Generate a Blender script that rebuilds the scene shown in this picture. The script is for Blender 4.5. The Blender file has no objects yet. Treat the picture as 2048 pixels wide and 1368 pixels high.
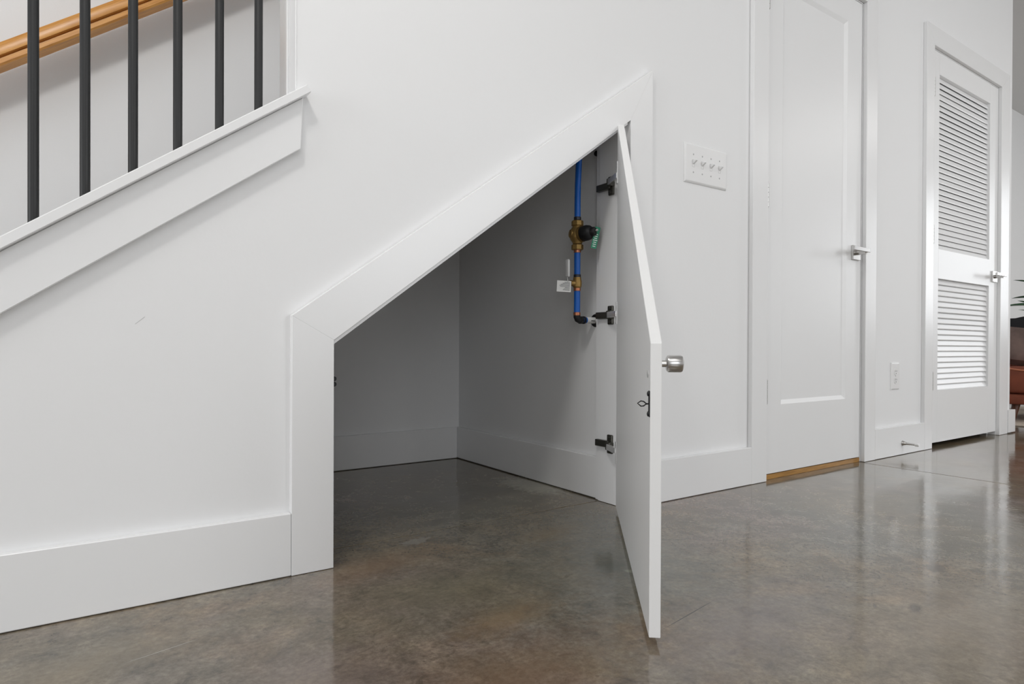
import bpy, bmesh, math, random
from mathutils import Vector, Matrix, noise
random.seed(4)
C = bpy.context.scene.collection
SC = bpy.context.scene

# ------------------------------------------------------------------ camera
cam_data = bpy.data.cameras.new('camera')
cam = bpy.data.objects.new('camera', cam_data); C.objects.link(cam)
cam_data.sensor_width = 36.0
cam_data.lens = 1264.057 / 2048 * 36.0
cam_data.shift_y = 16.87 / 2048
cam_data.clip_start = 0.02
Rv = Vector((0.82185771, -0.56967657, 0.00430175))
Fv = Vector((0.56969273, 0.8218383, -0.00565646)).normalized()
Uv = Rv.cross(Fv).normalized(); Rv = Fv.cross(Uv).normalized()
M3 = Matrix((Rv, Uv, -Fv)).transposed()
cam.matrix_world = Matrix.Translation((0, -1.41320, 0.5)) @ M3.to_4x4()
SC.camera = cam

# ------------------------------------------------------------------ world, lights, exposure
w = bpy.data.worlds.new('world'); SC.world = w; w.use_nodes = True
w.node_tree.nodes['Background'].inputs[0].default_value = (0.90, 0.95, 1.0, 1)
w.node_tree.nodes['Background'].inputs[1].default_value = 1.2
SC.view_settings.view_transform = 'Standard'
SC.view_settings.look = 'None'
SC.view_settings.gamma = 1.0
SC.view_settings.use_curve_mapping = False
SC.view_settings.exposure = 0.0

def area(name, loc, target, sx, sy, power, col=(1, 1, 1), spread=180):
    d = bpy.data.lights.new(name, 'AREA'); d.shape = 'RECTANGLE'
    d.size = sx; d.size_y = sy; d.energy = power; d.color = col; d.spread = math.radians(spread)
    o = bpy.data.objects.new(name, d); C.objects.link(o)
    o.location = loc
    o.rotation_euler = (Vector(target) - Vector(loc)).to_track_quat('-Z', 'Y').to_euler()
    return o
# daylight through the big windows of the room (behind the camera, and at its far right end)
area('window_light', (-1.9, -4.9, 1.6), (-1.9, 0, 1.6), 2.6, 2.1, 25, (0.985, 0.99, 1.0))
area('window_light', (3.6, -4.9, 1.7), (3.6, 0, 1.7), 2.6, 2.1, 58, (0.985, 0.99, 1.0))
area('window_light', (9.6, -2.30, 1.75), (0, -2.30, 1.60), 0.95, 1.7, 35, (0.95, 0.975, 1.0))
area('window_light', (-3.95, -0.85, 1.15), (0, -0.75, 0.95), 1.3, 2.0, 54, (0.985, 0.99, 1.0))  # added at left, with its window, to brighten the open door's inner face
# ceiling lamps: broad fills added for soft top light, and one for the stair
for x, y, pw in ((-0.2, -2.3, 13), (3.2, -2.5, 17), (6.4, -2.2, 21)):
    area('ceiling_fill', (x, y, 2.69), (x, y, 0), 1.6, 1.6, pw, (1.0, 0.99, 0.975))
area('stair_light', (-0.40, -1.00, 2.62), (0.1, 1.0, 1.3), 0.30, 0.30, 15.5, (1.0, 0.98, 0.95))

# ------------------------------------------------------------------ materials
def mat(name, col, rough=0.5, metal=0.0, spec=0.5, bump=0.0, bscale=200.0, var=0.0, vscale=6.0, coat=0.0, stretch=(1, 1, 1)):
    m = bpy.data.materials.new(name); m.use_nodes = True
    nt = m.node_tree; b = nt.nodes['Principled BSDF']
    b.inputs['Base Color'].default_value = (*col, 1)
    b.inputs['Roughness'].default_value = rough
    b.inputs['Metallic'].default_value = metal
    b.inputs['Specular IOR Level'].default_value = spec
    b.inputs['Coat Weight'].default_value = coat
    tc = nt.nodes.new('ShaderNodeTexCoord'); mp = nt.nodes.new('ShaderNodeMapping')
    mp.inputs['Scale'].default_value = stretch
    nt.links.new(tc.outputs['Object'], mp.inputs[0])
    if bump:
        n = nt.nodes.new('ShaderNodeTexNoise'); n.inputs['Scale'].default_value = bscale; n.inputs['Detail'].default_value = 3
        nt.links.new(mp.outputs[0], n.inputs['Vector'])
        bp = nt.nodes.new('ShaderNodeBump'); bp.inputs['Strength'].default_value = bump; bp.inputs['Distance'].default_value = 0.002
        nt.links.new(n.outputs[0], bp.inputs['Height']); nt.links.new(bp.outputs[0], b.inputs['Normal'])
    if var:
        n2 = nt.nodes.new('ShaderNodeTexNoise'); n2.inputs['Scale'].default_value = vscale; n2.inputs['Detail'].default_value = 4
        nt.links.new(mp.outputs[0], n2.inputs['Vector'])
        r = nt.nodes.new('ShaderNodeValToRGB')
        r.color_ramp.elements[0].position = 0.3; r.color_ramp.elements[1].position = 0.7
        r.color_ramp.elements[0].color = (*[max(0, c * (1 - var)) for c in col], 1)
        r.color_ramp.elements[1].color = (*[min(1, c * (1 + var)) for c in col], 1)
        nt.links.new(n2.outputs[0], r.inputs[0]); nt.links.new(r.outputs[0], b.inputs['Base Color'])
    return m

WALL = mat('wall_paint', (0.795, 0.797, 0.800), 0.62, bump=0.10, bscale=90, spec=0.25)
TRIM = mat('trim_paint', (0.798, 0.800, 0.803), 0.27, bump=0.03, bscale=160, stretch=(1, 1, 1), spec=0.45)
DOORP = mat('door_paint', (0.798, 0.800, 0.803), 0.34, bump=0.025, bscale=120, spec=0.5)
RAWDOOR = mat('access_door_paint', (0.80, 0.80, 0.795), 0.38, bump=0.09, bscale=60, stretch=(6, 6, .35))
CEIL = mat('ceiling_paint', (0.70, 0.70, 0.70), 0.8)
BLACK = mat('black_iron', (0.007, 0.0075, 0.008), 0.48, metal=0.0, bump=0.05, bscale=300)
CHROME = mat('satin_nickel', (0.62, 0.61, 0.60), 0.22, metal=1.0)
STEEL = mat('hinge_steel', (0.50, 0.50, 0.49), 0.38, metal=1.0)
DARKM = mat('dark_nickel', (0.11, 0.108, 0.095), 0.36, metal=0.85)
BRIGHTM = mat('bright_zinc', (0.82, 0.82, 0.82), 0.25, metal=0.8)
PLAST = mat('white_plastic', (0.80, 0.80, 0.80), 0.25)
SLOT = mat('slot_dark', (0.10, 0.10, 0.10), 0.6)
SCREW = mat('painted_screw', (0.45, 0.45, 0.45), 0.4)
BLUE = mat('blue_pex', (0.003, 0.115, 0.50), 0.38)
BRASS = mat('brass', (0.33, 0.21, 0.07), 0.42, metal=0.75, bump=0.2, bscale=150, var=0.15, vscale=30)
COPPER = mat('copper', (0.50, 0.20, 0.11), 0.34, metal=0.9)
CRIMP = mat('dark_crimp', (0.035, 0.035, 0.04), 0.35, metal=0.5)
RUB = mat('black_plastic', (0.004, 0.004, 0.005), 0.5)
PAPER = mat('paper', (0.88, 0.88, 0.86), 0.7)
INK = mat('ink', (0.05, 0.05, 0.05), 0.8)
GREEN = mat('green_tag', (0.03, 0.28, 0.16), 0.4)
CLEARG = mat('grey_handle', (0.70, 0.70, 0.70), 0.35)
DARK = mat('dark_gap', (0.012, 0.012, 0.012), 0.9)
VELVET = mat('terracotta_velvet', (0.21, 0.052, 0.024), 0.75, bump=0.2, bscale=300, var=0.2, vscale=8)
VELP = mat('velvet_piping', (0.48, 0.17, 0.09), 0.7)
PILLOW = mat('taupe_velvet', (0.15, 0.10, 0.085), 0.7, bump=0.2, bscale=120, var=0.35, vscale=9)
THROW = mat('black_knit', (0.012, 0.012, 0.014), 0.9, bump=0.4, bscale=160)
LEGW = mat('walnut', (0.10, 0.035, 0.015), 0.4)
RUG = mat('cream_rug', (0.55, 0.48, 0.40), 0.95, bump=0.5, bscale=180, var=0.2, vscale=40)
LEAF = mat('leaf', (0.018, 0.10, 0.030), 0.35, var=0.4, vscale=7)
STEM = mat('stem', (0.05, 0.10, 0.03), 0.6)
POT = mat('pot_ceramic', (0.62, 0.56, 0.50), 0.5)
SOIL = mat('soil', (0.03, 0.02, 0.015), 0.95)

def oak(name, c0, c1, axis_stretch, rot=0.0):
    m = bpy.data.materials.new(name); m.use_nodes = True
    nt = m.node_tree; b = nt.nodes['Principled BSDF']; b.inputs['Roughness'].default_value = 0.33
    tc = nt.nodes.new('ShaderNodeTexCoord'); mp = nt.nodes.new('ShaderNodeMapping'); mp.vector_type = 'TEXTURE'; mp.inputs['Scale'].default_value = [1 / q for q in axis_stretch]; mp.inputs['Rotation'].default_value = (0, -rot, 0)
    nt.links.new(tc.outputs['Object'], mp.inputs[0])
    n = nt.nodes.new('ShaderNodeTexNoise'); n.inputs['Scale'].default_value = 9; n.inputs['Detail'].default_value = 6; n.inputs['Distortion'].default_value = 0.6
    nt.links.new(mp.outputs[0], n.inputs['Vector'])
    r = nt.nodes.new('ShaderNodeValToRGB'); r.color_ramp.elements[0].position = 0.36; r.color_ramp.elements[1].position = 0.62
    r.color_ramp.elements[0].color = (*c0, 1); r.color_ramp.elements[1].color = (*c1, 1)
    nt.links.new(n.outputs[0], r.inputs[0]); nt.links.new(r.outputs[0], b.inputs['Base Color'])
    return m
OAK = oak('oak', (0.52, 0.225, 0.050), (0.68, 0.33, 0.085), (1.0, 16, 16), math.atan(.75))
OAKT = oak('oak_threshold', (0.30, 0.15, 0.035), (0.42, 0.22, 0.06), (1.2, 14, 14))

def concrete():
    m = bpy.data.materials.new('stained_concrete'); m.use_nodes = True
    nt = m.node_tree; L = nt.links; b = nt.nodes['Principled BSDF']
    geo = nt.nodes.new('ShaderNodeNewGeometry')      # world position
    P = geo.outputs['Position']
    def nz(scale, detail=6, rough=.6, dist=0., off=(0, 0, 0), sc=(1, 1, 1)):
        mp = nt.nodes.new('ShaderNodeMapping'); mp.inputs['Location'].default_value = off; mp.inputs['Scale'].default_value = sc
        L.new(P, mp.inputs[0])
        n = nt.nodes.new('ShaderNodeTexNoise'); n.inputs['Scale'].default_value = scale; n.inputs['Detail'].default_value = detail
        n.inputs['Roughness'].default_value = rough; n.inputs['Distortion'].default_value = dist
        L.new(mp.outputs[0], n.inputs['Vector']); return n.outputs[0]
    def ramp(src, stops):
        r = nt.nodes.new('ShaderNodeValToRGB'); e = r.color_ramp.elements
        while len(e) < len(stops): e.new(0.5)
        for k, (p, c) in enumerate(stops): e[k].position = p; e[k].color = (*c, 1) if isinstance(c, tuple) else (c, c, c, 1)
        L.new(src, r.inputs[0]); return r.outputs[0]
    def mix(f, a, bb, mode='MIX'):
        x = nt.nodes.new('ShaderNodeMix'); x.data_type = 'RGBA'; x.blend_type = mode
        for sock, v in ((x.inputs[0], f), (x.inputs[6], a), (x.inputs[7], bb)):
            if hasattr(v, 'links'): L.new(v, sock)
            elif isinstance(v, tuple): sock.default_value = (*v, 1)
            else: sock.default_value = v
        return x.outputs[2]
    base = ramp(nz(1.7, 5, .62, .3), [(0.33, (0.145, 0.122, 0.082)), (0.50, (0.190, 0.152, 0.102)), (0.66, (0.165, 0.146, 0.112))])
    cool = ramp(nz(1.35, 5, .62, .2, (3.1, 7.7, 0)), [(0.50, 0.0), (0.66, 0.6)])
    c = mix(cool, base, (0.158, 0.158, 0.138))
    rust = ramp(nz(2.3, 5, .65, .5, (9.4, 1.3, 0)), [(0.53, 0.0), (0.70, 0.5)])
    c = mix(rust, c, (0.235, 0.142, 0.068))
    purp = ramp(nz(1.6, 5, .6, .2, (-4.4, 5.3, 0)), [(0.50, 0.0), (0.64, 0.6)])
    c = mix(purp, c, (0.200, 0.152, 0.135))
    mott = ramp(nz(13, 7, .72, .4), [(0.30, 0.52), (0.52, 1.0), (0.72, 1.42)])
    c = mix(1.0, c, mott, 'MULTIPLY')
    fine = ramp(nz(85, 5, .75, .0, (2, 2, 0)), [(0.32, 0.60), (0.52, 1.0), (0.74, 1.45)])
    c = mix(1.0, c, fine, 'MULTIPLY')
    spots = ramp(nz(30, 5, .65, .8, (5, 5, 0)), [(0.57, 0.0), (0.68, 0.55)])
    c = mix(spots, c, (0.040, 0.034, 0.026))
    # worn pale patches, a chip and a spill mark: flaws of the slab with a place of their own
    def blob(cx, cy, rx, ry, ang=0., soft=(0.75, 1.0), wob=.5):
        mp = nt.nodes.new('ShaderNodeMapping'); mp.vector_type = 'TEXTURE'
        mp.inputs['Location'].default_value = (cx, cy, 0); mp.inputs['Rotation'].default_value = (0, 0, ang); mp.inputs['Scale'].default_value = (rx, ry, 1)
        L.new(P, mp.inputs[0])
        fl = nt.nodes.new('ShaderNodeVectorMath'); fl.operation = 'MULTIPLY'; fl.inputs[1].default_value = (1, 1, 0); L.new(mp.outputs[0], fl.inputs[0])
        ln = nt.nodes.new('ShaderNodeVectorMath'); ln.operation = 'LENGTH'; L.new(fl.outputs[0], ln.inputs[0])
        n = nz(45, 4, .6, .3, (cx * 3, cy * 5, 0))
        ma = nt.nodes.new('ShaderNodeMath'); ma.operation = 'MULTIPLY_ADD'; L.new(n, ma.inputs[0]); ma.inputs[1].default_value = wob * 2
        L.new(ln.outputs['Value'], ma.inputs[2])
        return ramp(ma.outputs[0], [(soft[0] * .5 + wob * .5, 1.0), (soft[1] * .5 + wob * .5, 0.0)]) if False else rampd(ma.outputs[0], soft[0] + wob, soft[1] + wob)
    def rampd(src, a, bq):
        mr = nt.nodes.new('ShaderNodeMapRange'); mr.inputs['From Min'].default_value = a; mr.inputs['From Max'].default_value = bq
        mr.inputs['To Min'].default_value = 1.0; mr.inputs['To Max'].default_value = 0.0; L.new(src, mr.inputs['Value']); return mr.outputs[0]
    def put(c, f, col, k):
        ml = nt.nodes.new('ShaderNodeMath'); ml.operation = 'MULTIPLY'; L.new(f, ml.inputs[0]); ml.inputs[1].default_value = k
        return mix(ml.outputs[0], c, col)
    c = put(c, blob(0.722, 0.056, 0.048, 0.024, 0.25, (0.7, 0.95), .9), (0.30, 0.28, 0.25), 0.6)
    c = put(c, blob(1.355, 0.42, 0.085, 0.17, 0.05, (0.5, 1.2), .7), (0.40, 0.38, 0.30), 0.85)
    c = put(c, blob(1.00, -0.360, 0.055, 0.035, 0.3, (0.6, 1.0), .6), (0.075, 0.060, 0.035), 0.8)
    c = put(c, blob(1.02, -0.405, 0.010, 0.014, 0.3, (0.6, 1.0), .3), (0.42, 0.40, 0.30), 0.7)
    for (sx, sy, ra, rb, an, col, k) in ((1.06, -.34, .22, .30, -.5, (.150, .168, .155), .60), (1.22, -.05, .16, .14, 0, (.150, .165, .148), .45), (.56, -.06, .14, .07, .3, (.25, .155, .085), .5),  # first two: cool slab tint with the door's bluish reflection painted in
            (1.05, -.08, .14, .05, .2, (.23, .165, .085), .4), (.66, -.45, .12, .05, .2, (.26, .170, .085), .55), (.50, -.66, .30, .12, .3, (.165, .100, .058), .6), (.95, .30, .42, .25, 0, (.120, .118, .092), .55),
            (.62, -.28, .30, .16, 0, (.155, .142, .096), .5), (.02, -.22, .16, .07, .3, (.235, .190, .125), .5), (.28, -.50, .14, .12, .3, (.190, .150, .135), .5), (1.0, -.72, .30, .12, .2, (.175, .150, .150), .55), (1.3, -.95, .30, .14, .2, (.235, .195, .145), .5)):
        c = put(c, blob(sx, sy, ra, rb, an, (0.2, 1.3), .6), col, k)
    for (sx, sy, sr) in ((0.62, 0.22, .022), (0.86, 0.20, .018), (0.83, 0.17, .012), (1.75, -0.30, .03), (1.98, -0.52, .022), (1.33, -0.86, .022), (2.05, -0.15, .02), (1.62, -0.78, .03)):
        c = put(c, blob(sx, sy, sr * 1.5, sr * .7, .4, (0.5, 1.0), .5), (0.045, 0.036, 0.028), 0.6)
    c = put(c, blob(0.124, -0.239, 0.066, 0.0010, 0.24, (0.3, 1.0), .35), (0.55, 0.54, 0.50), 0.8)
    c = put(c, blob(0.950, -0.632, 0.100, 0.0018, 0.173, (0.5, 1.0), .3), (0.02, 0.018, 0.016), 0.85)
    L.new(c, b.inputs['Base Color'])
    # sealed, polished surface
    rr = nt.nodes.new('ShaderNodeMapRange'); L.new(nz(5, 5, .6, 0, (7, 3, 0)), rr.inputs['Value'])
    rr.inputs['From Min'].default_value = .3; rr.inputs['From Max'].default_value = .7
    rr.inputs['To Min'].default_value = .07; rr.inputs['To Max'].default_value = .15
    L.new(rr.outputs[0], b.inputs['Roughness'])
    b.inputs['IOR'].default_value = 1.52; b.inputs['Specular IOR Level'].default_value = 0.85
    bp = nt.nodes.new('ShaderNodeBump'); bp.inputs['Strength'].default_value = 0.22; bp.inputs['Distance'].default_value = 0.0012
    L.new(nz(38, 3, .55, .2, (1, 4, 0)), bp.inputs['Height'])
    bp2 = nt.nodes.new('ShaderNodeBump'); bp2.inputs['Strength'].default_value = 0.10; bp2.inputs['Distance'].default_value = 0.006
    L.new(nz(4.5, 3, .5), bp2.inputs['Height']); L.new(bp2.outputs[0], bp.inputs['Normal'])
    L.new(bp.outputs[0], b.inputs['Normal'])
    return m
CONC = concrete()

# ------------------------------------------------------------------ helpers
def tag(o, label=None, cat=None, group=None, kind=None):
    if label: o['label'] = label
    if cat: o['category'] = cat
    if group: o['group'] = group
    if kind: o['kind'] = kind
    return o
def empty(name, loc=(0, 0, 0), parent=None, rz=0):
    o = bpy.data.objects.new(name, None); C.objects.link(o); o.location = loc; o.rotation_euler = (0, 0, rz)
    o.empty_display_size = 0.05
    if parent: o.parent = parent
    return o
def obj(name, bm, m, parent=None, smooth=False):
    bmesh.ops.recalc_face_normals(bm, faces=bm.faces[:])
    me = bpy.data.meshes.new(name); bm.to_mesh(me); bm.free()
    if smooth:
        for p in me.polygons: p.use_smooth = True
        try: me.set_sharp_from_angle(angle=math.radians(38))
        except Exception: pass
    for mm in (m if isinstance(m, (list, tuple)) else [m]): me.materials.append(mm)
    o = bpy.data.objects.new(name, me); C.objects.link(o)
    if parent: o.parent = parent
    return o
def bevel(bm, w, seg=1, only=None):
    if w > 0:
        bmesh.ops.bevel(bm, geom=bm.edges[:] if only is None else only, offset=w, segments=seg, profile=0.5, affect='EDGES', clamp_overlap=True)
def merge(bm, b2):
    me = bpy.data.meshes.new('t'); b2.to_mesh(me); b2.free(); bm.from_mesh(me); bpy.data.meshes.remove(me)
def box(bm, x0, x1, y0, y1, z0, z1, bev=0.0, mi=0, rot=None, seg=1):
    b = bmesh.new(); bmesh.ops.create_cube(b, size=1.0)
    bmesh.ops.scale(b, vec=(x1 - x0, y1 - y0, z1 - z0), verts=b.verts)
    bevel(b, bev, seg)
    if rot is not None: bmesh.ops.transform(b, matrix=rot, verts=b.verts)
    bmesh.ops.translate(b, vec=((x0 + x1) / 2, (y0 + y1) / 2, (z0 + z1) / 2), verts=b.verts)
    for f in b.faces: f.material_index = mi
    merge(bm, b); return bm
def prism(bm, pts, y0, y1, bev=0.0):           # polygon in (x, z), extruded along y
    b = bmesh.new()
    a = [b.verts.new((x, y0, z)) for x, z in pts]; c = [b.verts.new((x, y1, z)) for x, z in pts]
    b.faces.new(a); b.faces.new(c[::-1]); n = len(pts)
    for i in range(n): b.faces.new((a[i], c[i], c[(i + 1) % n], a[(i + 1) % n]))
    bmesh.ops.recalc_face_normals(b, faces=b.faces[:])
    bevel(b, bev)
    merge(bm, b); return bm
def lathe(bm, prof, seg=24, M=None, mi=0):     # prof: (r, h) along +z, closed with caps
    b = bmesh.new(); rings = []
    for r, h in prof:
        rings.append([b.verts.new((r * math.cos(2 * math.pi * k / seg), r * math.sin(2 * math.pi * k / seg), h)) for k in range(seg)])
    for i in range(len(rings) - 1):
        for k in range(seg):
            b.faces.new((rings[i][k], rings[i][(k + 1) % seg], rings[i + 1][(k + 1) % seg], rings[i + 1][k]))
    b.faces.new(rings[0][::-1]); b.faces.new(rings[-1])
    for f in b.faces: f.material_index = mi
    if M is not None: bmesh.ops.transform(b, matrix=M, verts=b.verts)
    merge(bm, b); return bm
def aim(loc, d):                                # matrix carrying +z to d at loc
    return Matrix.Translation(loc) @ Vector(d).to_track_quat('Z', 'Y').to_matrix().to_4x4()
def cyl(bm, p0, p1, r, seg=20, r1=None, bev=0.0, mi=0):
    p0 = Vector(p0); p1 = Vector(p1); h = (p1 - p0).length; r1 = r if r1 is None else r1
    pr = [(r, 0), (r1, h)] if not bev else [(r - bev, 0), (r, bev), (r1, h - bev), (r1 - bev, h)]
    return lathe(bm, pr, seg, aim(p0, p1 - p0), mi)
def tube(bm, pts, r, seg=12, mi=0, ry=None):
    pts = [Vector(p) for p in pts]; b = bmesh.new(); rings = []; up = None
    for i, p in enumerate(pts):
        t = (pts[min(i + 1, len(pts) - 1)] - pts[max(i - 1, 0)]).normalized()
        if up is None:
            up = t.orthogonal().normalized()
        up = (up - t * up.dot(t)).normalized(); s = t.cross(up)
        rr = r[i] if isinstance(r, (list, tuple)) else r
        rings.append([b.verts.new(p + up * rr * math.cos(2 * math.pi * k / seg) + s * (ry or rr) * math.sin(2 * math.pi * k / seg)) for k in range(seg)])
    for i in range(len(rings) - 1):
        for k in range(seg):
            b.faces.new((rings[i][k], rings[i][(k + 1) % seg], rings[i + 1][(k + 1) % seg], rings[i + 1][k]))
    b.faces.new(rings[0][::-1]); b.faces.new(rings[-1])
    for f in b.faces: f.material_index = mi
    merge(bm, b); return bm
def copy_tree(o, parent=None):
    c = o.copy(); C.objects.link(c)
    if parent: c.parent = parent
    for ch in list(o.children): copy_tree(ch, c)
    return c
B = bmesh.new

# ------------------------------------------------------------------ the room
SL = 0.739                                   # slope of the stair
zs = lambda x: 0.514 + SL * (x - 0.481)      # underside of the raked head over the access opening
cap = lambda x: 0.672 + 0.7395 * (x + 0.104) # mid-height of the knee wall's cap at its front
WT = 0.115; BK = 1.07; CE = 2.75; HI = 4.5

floor = tag(empty('floor'), 'sealed brown grey stained concrete floor with saw cut joints', kind='structure')
JX, JY, G = 2.835, 0.115, 0.0026
for (x0, x1) in ((-4.1, JX - G), (JX + G, 10.1)):
    for (y0, y1) in ((-5.1, JY - G), (JY + G, 1.3)):
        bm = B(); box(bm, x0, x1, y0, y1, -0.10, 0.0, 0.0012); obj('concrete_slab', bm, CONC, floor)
bm = B(); box(bm, -4.1, 10.1, -5.1, 1.3, -0.16, -0.101); obj('slab_bed', bm, DARK, floor)

# main wall with the raked opening, the two doorways and the knee wall
XO0, XO1 = 0.474, 1.418                      # rough opening of the access door (jambs line it)
zo = lambda x: zs(x) + 0.014
D1A, D1B, D2A, D2B, DH = 2.118, 2.860, 3.505, 4.415, 2.030
WX = 4.61
bm = B()
cb = lambda x: cap(x) - 0.012
prism(bm, [(-1.02, 0), (0.402, 0), (0.402, cb(0.402)), (-0.80, cb(-0.80)), (-1.02, cb(-0.80) )], 0, WT)
prism(bm, [(0.402, 0), (XO0, 0), (XO0, HI), (0.402, HI)], 0, WT)
prism(bm, [(XO0, zo(XO0)), (XO1, zo(XO1)), (XO1, HI), (XO0, HI)], 0, WT)
prism(bm, [(XO1, 0), (D1A, 0), (D1A, HI), (XO1, HI)], 0, WT)
prism(bm, [(D1A, DH), (D1B, DH), (D1B, HI), (D1A, HI)], 0, WT)
prism(bm, [(D1B, 0), (D2A, 0), (D2A, HI), (D1B, HI)], 0, WT)
prism(bm, [(D2A, DH), (D2B, DH), (D2B, HI), (D2A, HI)], 0, WT)
prism(bm, [(D2B, 0), (WX, 0), (WX, HI), (D2B, HI)], 0, WT)
prism(bm, [(-4.1, CE), (0.402, CE), (0.402, HI), (-4.1, HI)], 0, WT)
tag(obj('wall_front', bm, WALL), 'white painted wall along the stair with the raked opening and two doorways', kind='structure')
bm = B(); box(bm, -4.1, 1.43, BK, BK + .1, 0, HI)
tag(obj('wall_stair', bm, WALL), 'white wall behind the stair and the cupboard', kind='structure')
bm = B(); box(bm, 1.43, 1.50, WT, BK, 0, HI)
tag(obj('wall_cupboard', bm, WALL), 'white side wall inside the cupboard under the stair', kind='structure')
bm = B(); prism(bm, [(-0.30, 0.0), (-0.16, 0.0), (1.43, zs(1.43) + .07), (1.43, zs(1.43) + .19)], WT, BK)
tag(obj('ceiling_cupboard', bm, WALL), 'sloping underside of the stair over the cupboard', kind='structure')
# closets behind the two doors
bm = B(); box(bm, 1.50, WX, 0.95, 1.05, 0, CE); box(bm, 3.10, 3.20, WT, .95, 0, CE); box(bm, 4.52, WX, WT, .95, 0, CE); box(bm, 1.5, WX, WT, .95, 2.3, 2.4)
tag(obj('wall_closets', bm, WALL), 'closet walls behind the two doors', kind='structure')
# rest of the room
bm = B(); box(bm, -4.1, 10.1, -5.2, -5.1, 0, .65); box(bm, -4.1, 10.1, -5.2, -5.1, 2.75, HI); box(bm, -4.1, -3.3, -5.2, -5.1, .65, 2.75); box(bm, -0.5, 2.2, -5.2, -5.1, .65, 2.75); box(bm, 4.9, 10.1, -5.2, -5.1, .65, 2.75)
tag(obj('wall_back', bm, WALL), 'white wall behind the camera with a wide window', kind='structure')
bm = B(); box(bm, -4.2, -4.1, -5.2, 1.17, 0, .15); box(bm, -4.2, -4.1, -5.2, 1.17, 2.2, HI); box(bm, -4.2, -4.1, -5.2, -1.6, .15, 2.2); box(bm, -4.2, -4.1, -.1, 1.17, .15, 2.2)
tag(obj('wall_left', bm, WALL), 'white wall at the left end of the room', kind='structure')
bm = B(); box(bm, 10.0, 10.1, -5.2, 1.3, 0, .6); box(bm, 10.0, 10.1, -5.2, 1.3, 2.6, HI); box(bm, 10.0, 10.1, -5.2, -2.7, .6, 2.6); box(bm, 10.0, 10.1, -.9, 1.3, .6, 2.6)
tag(obj('wall_right', bm, WALL), 'white wall at the far right end of the room', kind='structure')
bm = B(); box(bm, WX, 10.1, 0.80, 0.95, 0, CE)
tag(obj('wall_far', bm, WALL), 'pale wall behind the armchair and the plant', kind='structure')
bm = B(); box(bm, -4.1, 10.1, -5.2, 0.0, CE, CE + .1); box(bm, WX, 10.1, 0, .95, CE, CE + .1); box(bm, -4.1, 4.6, 0, 1.17, HI, HI + .1); box(bm, 4.55, 4.65, 0, 1.1, CE, HI)
tag(obj('ceiling', bm, CEIL), 'flat white ceiling', kind='structure')
bm = B(); box(bm, 1.42, 4.6, BK, BK + .1, CE, HI)
tag(obj('wall_stair_upper', bm, WALL), 'upper stairwell wall', kind='structure')

def window(n, axis, pos, a0, a1, z0, z1, label):
    e = tag(empty('window_%d' % n, (0, 0, 0)), label, kind='structure')
    def bx(u0, u1, w0, w1, d=.05):
        bm = B()
        if axis == 'y': box(bm, u0, u1, pos - d, pos, w0, w1, .004)
        else: box(bm, pos - d if pos > 0 else pos, pos if pos > 0 else pos + d, u0, u1, w0, w1, .004)
        return bm
    for f in (bx(a0, a1, z0, z0 + .06), bx(a0, a1, z1 - .06, z1), bx(a0, a0 + .06, z0 + .06, z1 - .06), bx(a1 - .06, a1, z0 + .06, z1 - .06), bx((a0 + a1) / 2 - .03, (a0 + a1) / 2 + .03, z0 + .06, z1 - .06)):
        obj('window_frame', f, TRIM, e)
window(1, 'y', -5.13, -3.3, -0.5, .65, 2.75, 'white framed window behind the camera at its left')
window(4, 'y', -5.13, 2.2, 4.9, .65, 2.75, 'white framed window behind the camera at its right')
window(2, 'x', 10.08, -2.7, -.9, .6, 2.6, 'white framed window at the right end of the room')
window(3, 'x', -4.18, -1.6, -.1, .15, 2.2, 'added white framed window at the left end of the room')

# ------------------------------------------------------------------ baseboards
T = 0.018; BH = 0.1367
def baseboard(name, label, pieces):
    e = tag(empty(name), label, kind='structure')
    for p in pieces:
        bm = B(); box(bm, *p, .0015); obj('baseboard_board', bm, TRIM, e)
    return e
baseboard('baseboard_left', 'tall flat white baseboard left of the raked opening', [(-1.02, 0.3875, -T, 0, 0.0015, BH)])
baseboard('baseboard_middle', 'tall flat white baseboard between the raked opening and the panelled door', [(1.511, 2.034, -T, 0, 0.0015, BH)])
baseboard('baseboard_between_doors', 'tall flat white baseboard between the panelled door and the louvred door', [(2.946, 3.437, -T, 0, 0.0015, BH)])
baseboard('baseboard_right', 'white baseboard wrapping the wall corner right of the louvred door', [(4.527, WX + .026, -.022, 0, 0.006, BH + .002), (WX, WX + .026, 0, .79, 0.006, BH + .002)])
baseboard('baseboard_back', 'white baseboard on the back wall inside the cupboard', [(-.02, 1.4115, BK - T, BK, 0.002, 0.1385)])
baseboard('baseboard_cupboard', 'white baseboard on the side wall inside the cupboard', [(1.412, 1.43, .135, BK, 0.003, 0.1395)])

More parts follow.
